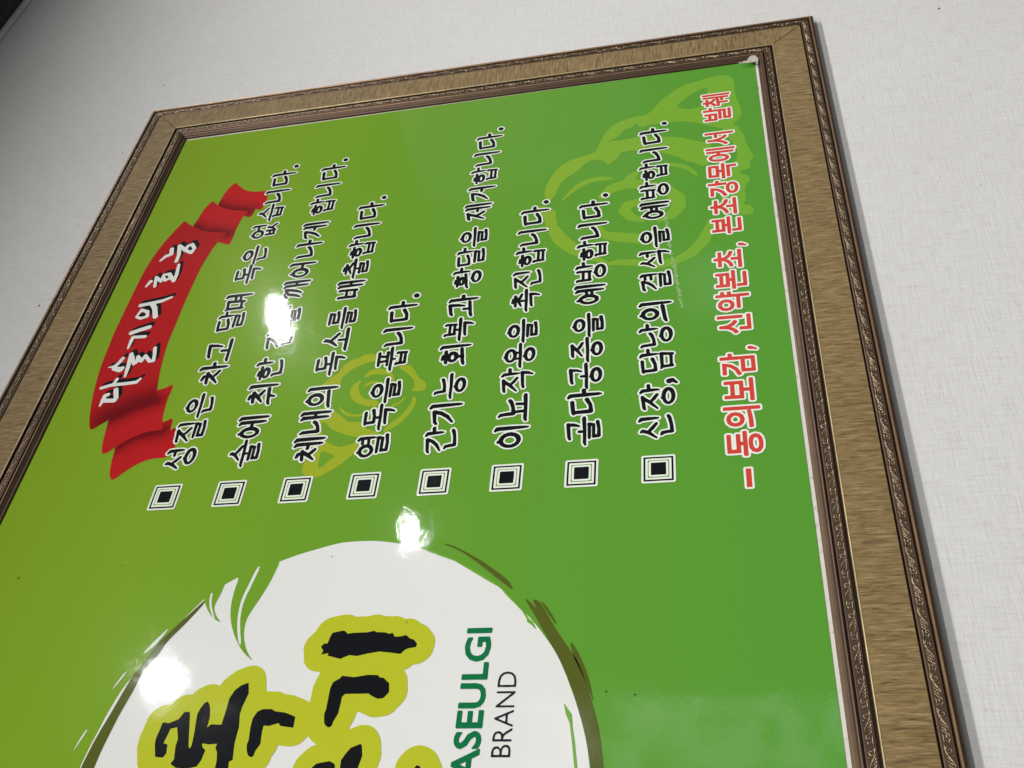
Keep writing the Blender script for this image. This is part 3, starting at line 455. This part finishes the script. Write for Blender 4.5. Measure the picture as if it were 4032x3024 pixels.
for q in rt:
    for t in np.linspace(0.15, 1, 6): F2.stroke([(p[0] + sh[0] * t, p[1] + sh[1] * t, p[2]) for p in q])
Sheet().add(F2, G_BLACK, 5).add(F, G_WHITE, 6).build('ribbon_lettering', sheet, 'white brush lettering with black drop shadow on the red ribbon')

# black text lines
LINES = ['성질은 차고 달며 독은 없습니다.', '술에 취한 간을 깨어나게 합니다.', '체내의 독소를 배출합니다.', '열독을 풉니다.', '간기능 회복과 황달을 제거합니다.', '이뇨작용을 촉진합니다.', '골다공증을 예방합니다.', '신장,담낭의 결석을 예방합니다.']
ORD = ['first', 'second', 'third', 'fourth', 'fifth', 'sixth', 'seventh', 'eighth']
GW, GHT, ADV, SPC, RAD = 23.6, 24.0, 26.35, 7.9, 1.74
for li, txt in enumerate(LINES):
    zc = 98.2 + 52.55 * (7 - li); x = -440.6; strokes = []
    for chn in txt:
        if chn == ' ': x += SPC; continue
        adv = 9.0 if chn in ',.' else ADV
        left = x - GW / 2 if chn not in ',.' else x - ADV / 2 - (6.0 if chn == ',' else 0.9)
        jx, jz = rng.normal(0, .25, 2)
        for s_ in syllable(chn):
            strokes.append([(left + p[0] * GW + jx, zc - GHT / 2 + p[1] * GHT + jz, p[2] * RAD * (0.88 if chn not in ',.' and (ord(chn) - 0xAC00) % 28 else 1.0) * (1.0 + rng.normal(0, .03))) for p in s_])
        x += adv
    F = Field(*bounds(strokes, 5), 0.40)
    for s_ in strokes: F.stroke(s_)
    Sheet().add(F, G_OUTL, 7, iso=1.32).add(F, G_BLACK, 8).build('text_line', sheet, ORD[li] + ' row of black lettering with white outline')

# bullet squares
def rect(F, x0, z0, x1, z1): return F.poly([(x0, z0), (x1, z0), (x1, z1), (x0, z1)], 4)
X0, SZ, BZ0, BP = (-487.89, 20.29, 467.59, 52.85)
for i in range(8):
    cz = BZ0 - BP * i; x1 = X0 + SZ; z0, z1 = cz - SZ / 2, cz + SZ / 2; sh_ = Sheet(); bb = (X0 - 5, z0 - 5, x1 + 5, z1 + 5)
    F = rect(Field(*bb, .4), X0, z0, x1, z1); sh_.add(F, G_OUTL, 7, iso=1.5); sh_.add(F, G_BLACK, 8)
    sh_.add(rect(Field(*bb, .4), X0 + 1.35, z0 + 1.35, x1 - 1.35, z1 - 1.35), G_OUTL, 9)
    sh_.add(rect(Field(*bb, .4), X0 + 2.9, z0 + 2.9, x1 - 2.9, z1 - 2.9), G_GREEN, 10)
    F = rect(Field(*bb, .4), X0 + 5.0, z0 + 5.0, x1 - 5.0, z1 - 5.0); sh_.add(F, G_OUTL, 11, iso=1.5); sh_.add(F, G_BLACK, 12)
    sh_.build('bullet_square', sheet, 'nested black square bullet before the %s row' % ORD[i])

# gothic lettering from the built-in face
def glyphs(txt, size=1.0):
    cu = bpy.data.curves.new('glyph', 'FONT'); cu.body = txt; cu.size = size; cu.resolution_u = 3
    ob = bpy.data.objects.new('glyph', cu); C.objects.link(ob); dg = bpy.context.evaluated_depsgraph_get(); dg.update()
    me = ob.evaluated_get(dg).to_mesh(); me.calc_loop_triangles()
    v = [(p.co.x, p.co.y) for p in me.vertices]; tris = [tuple(v[i] for i in t.vertices) for t in me.loop_triangles]
    cnt = {}
    for t in me.loop_triangles:
        a = t.vertices
        for e in ((a[0], a[1]), (a[1], a[2]), (a[2], a[0])): k = tuple(sorted(e)); cnt[k] = cnt.get(k, 0) + 1
    # coincident vertices: merge by position so that inner diagonals cancel
    key = {}
    for (a, b), n in cnt.items():
        pa, pb = tuple(np.round(v[a], 5)), tuple(np.round(v[b], 5)); k = tuple(sorted((pa, pb))); key[k] = key.get(k, 0) + n
    segs = [k for k, n in key.items() if n == 1]
    ob.evaluated_get(dg).to_mesh_clear(); bpy.data.objects.remove(ob); bpy.data.curves.remove(cu)
    return segs, tris
def place(F, txt, xc, zc, wx, hz, grow, fit=True, x_left=None):
    segs, tris = glyphs(txt); a = np.array([p for s_ in segs for p in s_]); mn, mx_ = a.min(0), a.max(0)
    if fit: sx, sz = wx / (mx_[0] - mn[0]), hz / (mx_[1] - mn[1]); ox, oz = xc - wx / 2 - mn[0] * sx, zc - hz / 2 - mn[1] * sz
    else: sx, sz = wx, hz; ox, oz = xc, zc
    T = lambda p: (ox + p[0] * sx, oz + p[1] * sz)
    F.edges([(T(p), T(q)) for p, q in segs], [tuple(T(p) for p in t) for t in tris], grow, 5)
F = Field(-506, 18, -30, 62, 0.4)
words = [('동의보감', -460.6, 24.1), ('신약본초', -347.1, 24.0), ('본초강목에서', -233.9, 24.0), ('발췌', -77.5, 23.6)]
for wd, xs, ad in words:
    for i, chn in enumerate(wd):
        # one shared em box keeps the face's own proportions
        segs, tris = glyphs(chn); k = 24.6; ox, oz = xs + i * ad - 0.46 * k, 38.9 - 0.38 * k
        T = lambda p: (ox + p[0] * k, oz + p[1] * k * 1.09)
        F.edges([(T(p), T(q)) for p, q in segs], [tuple(T(p) for p in t) for t in tris], 0.62, 5)
for xc in (-372.6, -258.8): F.stroke([(xc, 30.2, 1.7), (xc - .4, 28.4, 1.5), (xc - 1.6, 25.6, .8)])
F.poly([(-496.9, 36.6), (-481.8, 36.6), (-481.8, 40.2), (-496.9, 40.2)])
Sheet().add(F, G_OUTL, 7, iso=1.5).add(F, G_TRED, 8).build('source_line', sheet, 'bottom row of red lettering with white outline')

# round emblem
em = Sheet()
EC = [-694.9, 299.9, 169.3, 159.9]
F = Field(EC[0] - EC[2] - 8, EC[1] - EC[3] - 8, EC[0] + EC[2] + 8, EC[1] + EC[3] + 8, 1.0)
XX, ZZ = np.meshgrid(F.X, F.Z); dp = np.array(D['disc_pts']); th = np.unwrap(np.arctan2(dp[:, 1] - EC[1], dp[:, 0] - EC[0]))[::-1] if True else None
dr = np.hypot((dp[:, 0] - EC[0]) / EC[2], (dp[:, 1] - EC[1]) / EC[3])[::-1]
if th[0] > th[-1]: th, dr = th[::-1], dr[::-1]
th = np.concatenate(([th[0] - .5], th, [th[-1] + .5])); dr = np.concatenate(([1.0], dr, [1.0]))
an = np.arctan2(ZZ - EC[1], XX - EC[0]); an = np.where(an < th[0], an + 2 * math.pi, an); rr = np.interp(an, th, dr, left=1.0, right=1.0)
F.F = (np.hypot((XX - EC[0]) / EC[2], (ZZ - EC[1]) / EC[3]) - rr) * EC[2]
em.add(F, G_WHITE, 1)
em.build('round_emblem', sheet, 'white disc printed at the left half')
for i, p in enumerate(D['blades']):
    em = Sheet(); F = Field(*bounds([p], 5), .6).poly(chaikin(p, 1)); em.add(F, G_GREEN, 2)
    F = Field(*bounds([D['slits'][i]], 5), .4).poly(chaikin(D['slits'][i], 1)); em.add(F, G_WHITE, 3)
    em.build('grass_blade', sheet, ('large', 'small')[i] + ' green grass blade cutting into the white disc')
for p in D['slits'][2:]: Sheet().add(Field(*bounds([p], 5), .4).poly(chaikin(p, 1)), G_WHITE, 4).build('brush_fleck', sheet)
for p in D['olive']: Sheet().add(Field(*bounds([p], 5), .6).poly(chaikin(p, 1)), G_OLIVE, 3).build('brush_stroke', sheet)
for p in D['scrape']: Sheet().add(Field(*bounds([p], 5), .5).poly(p), G_SCRAPE, 4).build('brush_fleck', sheet)
F = Field(*bounds(D['black'], 16), .6)
for p in D['black']: F.poly(p, 15)
F.F = np.minimum(F.F, 98)
Sheet().add(F, G_LIME, 5, iso=11.6).add(F, G_BLACK, 6).build('emblem_lettering', sheet, 'thick black brush lettering with lime halo on the white disc')
def caption(txt, x_right, z_base, cap, adv_w, grow, mat, lab):
    segs, tris = glyphs(txt); a = np.array([p for s_ in segs for p in s_]); mn, mx_ = a.min(0), a.max(0)
    capn = 0.70; s0, t0 = glyphs('E'); b = np.array([p for s_ in s0 for p in s_]); capn = b[:, 1].max() - b[:, 1].min()
    sz = (cap - 2 * grow) / capn; sx = (adv_w - 2 * grow) / (mx_[0] - mn[0]); ox = x_right - grow - mx_[0] * sx; oz = z_base + grow - b[:, 1].min() * sz
    F = Field(x_right - adv_w - 4, z_base - 4, x_right + 4, z_base + cap + 4, .35)
    T = lambda p: (ox + p[0] * sx, oz + p[1] * sz)
    F.edges([(T(p), T(q)) for p, q in segs], [tuple(T(p) for p in t) for t in tris], grow, 3)
    Sheet().add(F, mat, 6).build('emblem_caption', sheet, lab)
caption('DASEULGI', -593.4, 202.2, 16.3, 112.0, 0.62, G_DKGREEN, 'bold dark green capitals on the white disc')
caption('BRAND', -623.0, 184.1, 11.3, 52.4, -0.12, G_GREY, 'thin charcoal capitals on the white disc')

# ---------------------------------------------------------------- frame rails
def ring_pt(side, w_, h_, end):
    """corner of the rectangle grown by w_ (mm): side runs from end 0 to end 1"""
    x0, x1, z0, z1 = GX0 - w_, GX1 + w_, -w_, GH + w_
    c = {'top': ((x0, z1), (x1, z1)), 'right': ((x1, z1), (x1, z0)), 'bottom': ((x1, z0), (x0, z0)), 'left': ((x0, z0), (x0, z1))}[side][end]
    return (c[0] / 1000, -h_ / 1000, c[1] / 1000 + Z0)
def sweep(name, side, prof, mat, parent, smooth=False, seg=24, groove=0.0, ridge=None):
    v, f, uv = [], [], []; acc = 0.0; n = len(prof)
    for k, (w_, h_) in enumerate(prof):
        if k: acc += math.hypot(w_ - prof[k - 1][0], h_ - prof[k - 1][1]) / 1000
        a, b = Vector(ring_pt(side, w_, h_, 0)), Vector(ring_pt(side, w_, h_, 1))
        mid = (a + b) / 2; L = (b - a).length; d = (b - a) / L
        for q in range(seg + 1):
            t = q / seg; gq = .0007 / L
            if groove and q in (1, seg - 1): t = gq if q == 1 else 1 - gq
            p = a.lerp(b, t)
            if groove and q in (0, seg): p = p + Vector((0, groove, 0))
            v.append(tuple(p)); uv.append((((p - Vector(ring_pt(side, 0, 0, 0))).dot(d)) + {'top': 0, 'right': 3.3, 'bottom': 5.1, 'left': 8.7}[side], acc))
    for k in range(n - 1):
        for q in range(seg): i = k * (seg + 1) + q; f.append((i, i + 1, i + seg + 2, i + seg + 1))
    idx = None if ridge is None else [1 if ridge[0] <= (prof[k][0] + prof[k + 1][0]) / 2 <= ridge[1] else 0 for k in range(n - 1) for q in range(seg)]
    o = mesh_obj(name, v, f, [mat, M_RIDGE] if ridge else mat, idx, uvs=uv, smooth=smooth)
    return part(o, parent)
INNER = [(2.1, -.4), (2.2, .5), (2.4, 1.3), (3.1, 1.7), (4.0, 2.0), (4.4, 2.7), (5.6, 3.5), (6.7, 4.6), (7.4, 4.9), (8.0, 4.5), (8.25, .9), (9.05, .9), (9.2, 4.3), (9.8, 4.7), (15.4, 5.0), (15.75, 2.0), (17.2, 2.0), (17.5, 5.4)]
BEAD = [(17.5, 5.4), (17.8, 6.0), (18.3, 6.15), (18.8, 5.7)]
FAB = [(18.8, 5.7), (25, 5.9), (32, 6.0), (40, 6.0), (45.8, 5.8)]
OUTER = [(45.8, 5.8), (46.0, 1.6), (47.3, 1.6), (47.4, 5.0), (48.0, 5.4), (54.2, 5.9), (54.45, 2.6), (55.15, 2.6), (55.5, 6.4), (56.1, 7.2), (56.7, 7.3), (57.2, 6.9), (57.7, 6.2), (58.8, 5.9), (59.6, 5.0), (60, 3.6), (60, -1.6)]
def tube(v, f, pts, sides=5):
    n = len(pts); base = len(v)
    for k, (p, r) in enumerate(pts):
        a = pts[max(0, k - 1)][0]; b = pts[min(n - 1, k + 1)][0]; t = (b - a).normalized(); u = t.cross(Vector((0, 1, 0))).normalized(); w2 = Vector((0, -1, 0))
        for s_ in range(sides): an = 2 * math.pi * s_ / sides; v.append(tuple(p + u * (r * math.cos(an)) + w2 * (r * math.sin(an))))
    for k in range(n - 1):
        for s_ in range(sides): f.append((base + k * sides + s_, base + k * sides + (s_ + 1) % sides, base + (k + 1) * sides + (s_ + 1) % sides, base + (k + 1) * sides + s_))
    f.append(tuple(base + s_ for s_ in range(sides))); f.append(tuple(base + (n - 1) * sides + s_ for s_ in range(sides - 1, -1, -1)))
def arc(cx, cy, r0, r1, a0, a1, n): return [(cx + (r0 + (r1 - r0) * t) * math.cos(a0 + (a1 - a0) * t), cy + (r0 + (r1 - r0) * t) * math.sin(a0 + (a1 - a0) * t)) for t in np.linspace(0, 1, n)]
MOTIF = []            # (points (along, across) mm, radius profile)
def mo(pts, r0, r1): MOTIF.append((pts, r0, r1))
mo(arc(3.4, 0.2, 2.3, .5, -2.6, 4.4, 14), .46, .34)
mo([(0, -1.9), (2.0, -2.2), (5.0, -1.7), (8.0, .2), (10.5, 1.7), (13.0, 1.9)], .40, .32)
for k, (a, b) in enumerate(((6.3, 9.3), (8.0, 11.4), (9.8, 13.2), (11.6, 14.6))): mo([(a, -2.2 + .15 * k), (a + 1.0, -1.5), (a + 1.9, -.3), (b, 1.4 - .2 * k)], .50, .22)
mo(arc(15.6, .6, 1.5, .4, 2.8, -3.0, 9), .40, .34)
mo([(14.4, -2.1), (16.0, -1.5), (18.0, -1.6), (20.1, -1.9)], .42, .36); mo([(17.2, 1.9), (18.6, .9), (19.8, 1.1)], .42, .26)
mo([(18.2, -.3), (18.7, -.3)], .55, .55); mo([(6.0, 1.9), (6.5, 1.9)], .5, .5)
def ornament(side, wc, half, base_h, parent, flip):
    a, b = Vector(ring_pt(side, wc, base_h, 0)), Vector(ring_pt(side, wc, base_h, 1)); L = (b - a).length * 1000; d = (b - a).normalized()
    c = Vector(ring_pt(side, wc + 1, base_h, 0)) - Vector(ring_pt(side, wc, base_h, 0)); across = (c - d * c.dot(d)).normalized()
    v, f = [], []; per = L / round(L / 20.1); k = half / 2.75
    for m in range(int(round(L / 20.1))):
        for pts, r0, r1 in MOTIF:
            P = []
            for q, (s_, t_) in enumerate(pts):
                al = m * per + s_ * per / 20.1; al = max(.4, min(L - .4, al)); r = r0 + (r1 - r0) * q / (len(pts) - 1)
                P.append((a + d * (al / 1000) + across * (t_ * k * flip / 1000), r / 1000))
            tube(v, f, P)
    return part(mesh_obj('scroll_ornament', v, f, M_ORN, smooth=True), parent)
for side in ('top', 'right', 'bottom', 'left'):
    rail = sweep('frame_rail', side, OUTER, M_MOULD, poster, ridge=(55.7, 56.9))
    def kid(o): o.parent = rail; o.matrix_parent_inverse = Matrix(); return o
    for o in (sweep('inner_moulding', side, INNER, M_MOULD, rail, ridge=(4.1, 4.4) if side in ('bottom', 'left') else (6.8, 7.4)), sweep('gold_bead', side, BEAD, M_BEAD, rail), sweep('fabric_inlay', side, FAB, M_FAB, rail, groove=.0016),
              ornament(side, 51.1, 2.6, 5.7, rail, 1), ornament(side, 12.6, 2.5, 4.95, rail, -1)): pass

# torn scrap of white paper left in the corner of the sheet
tp = Sheet(); F = Field(-30, 570, 8, 604, .3)
F = Field(*bounds([D['scrap']], 4), .3); F.poly(D['scrap']); F.F += (rng.random(F.F.shape) - .5) * .4
tp.add(F, M_SCRAP, 80); tp.build('paper_scrap', sheet, 'torn scrap of white paper at the lower right corner')
# worn streak in the clear film
F = Field(*bounds([D['scuff']], 6), .45).stroke(D['scuff']); F.F += (rng.random(F.F.shape) - .5) * 2.6 + np.repeat(np.repeat((rng.random((F.nz // 5 + 1, F.nx // 5 + 1)) - .45) * 2.2, 5, 0), 5, 1)[:F.nz, :F.nx]
sc_ = Sheet().add(F, ink('worn_film', (0.30, 0.46, 0.19, 1)), 2); sc_.build('film_scuff', sheet, 'pale worn streak beside the eighth row')
# dust and dirt specks on the clear film
for sx, sz, r_ in [(-0.5435, 0.5641, 0.0012), (-0.5367, 0.4816, 0.0008), (-0.5364, 0.3215, 0.0007), (-0.6366, 0.1299, 0.001), (-0.6387, 0.1132, 0.0011), (-0.588, 0.2594, 0.0008), (-0.1495, 0.5421, 0.0013), (-0.0439, 0.0009, 0.0012), (-0.0586, 0.003, 0.0008), (-0.1136, 0.0241, 0.0007), (-0.0701, 0.3275, 0.0007), (-0.3384, 0.0244, 0.0009), (-0.4071, 0.1215, 0.0007)]:
    v = []
    for k in range(8): an = 2 * math.pi * k / 8; rr = r_ * .6 * (1 + .3 * math.sin(2 * an + sx * 90)); v.append((sx + rr * math.cos(an), -.0006, sz + Z0 + .8 * rr * math.sin(an)))
    v.append((sx, -.0008, sz + Z0)); mesh_obj('dust_speck', v, [(k, (k + 1) % 8, 8) for k in range(8)], M_SPECK, parent=sheet)
# specks on the wallpaper
for sx, sz, r, e in [(0.0525, -0.1759, 0.0009618, 1.6), (-0.2149, -0.1595, 0.000399, 1.0), (0.1257, 0.672, 0.0010248, 1.0), (0.2176, 0.8048, 0.0008862, 1.0), (-0.2431, 0.6787, 0.0008273999999999999, 1.5), (-0.0052, 0.6782, 0.0006678, 1.0), (-0.0789, -0.0888, 0.0004074, 1.0)]:
    v, n = [], 9
    for k in range(n):
        an = 2 * math.pi * k / n; rr = r * (1 + .35 * math.sin(3 * an + sx * 50)); v.append((sx + rr * e * math.cos(an), WY - .0002, sz + Z0 + rr * math.sin(an)))
    v.append((sx, WY - .0007, sz + Z0)); mesh_obj('stain_speck', v, [(k, (k + 1) % n, n) for k in range(n)], M_SPECK, parent=wall)
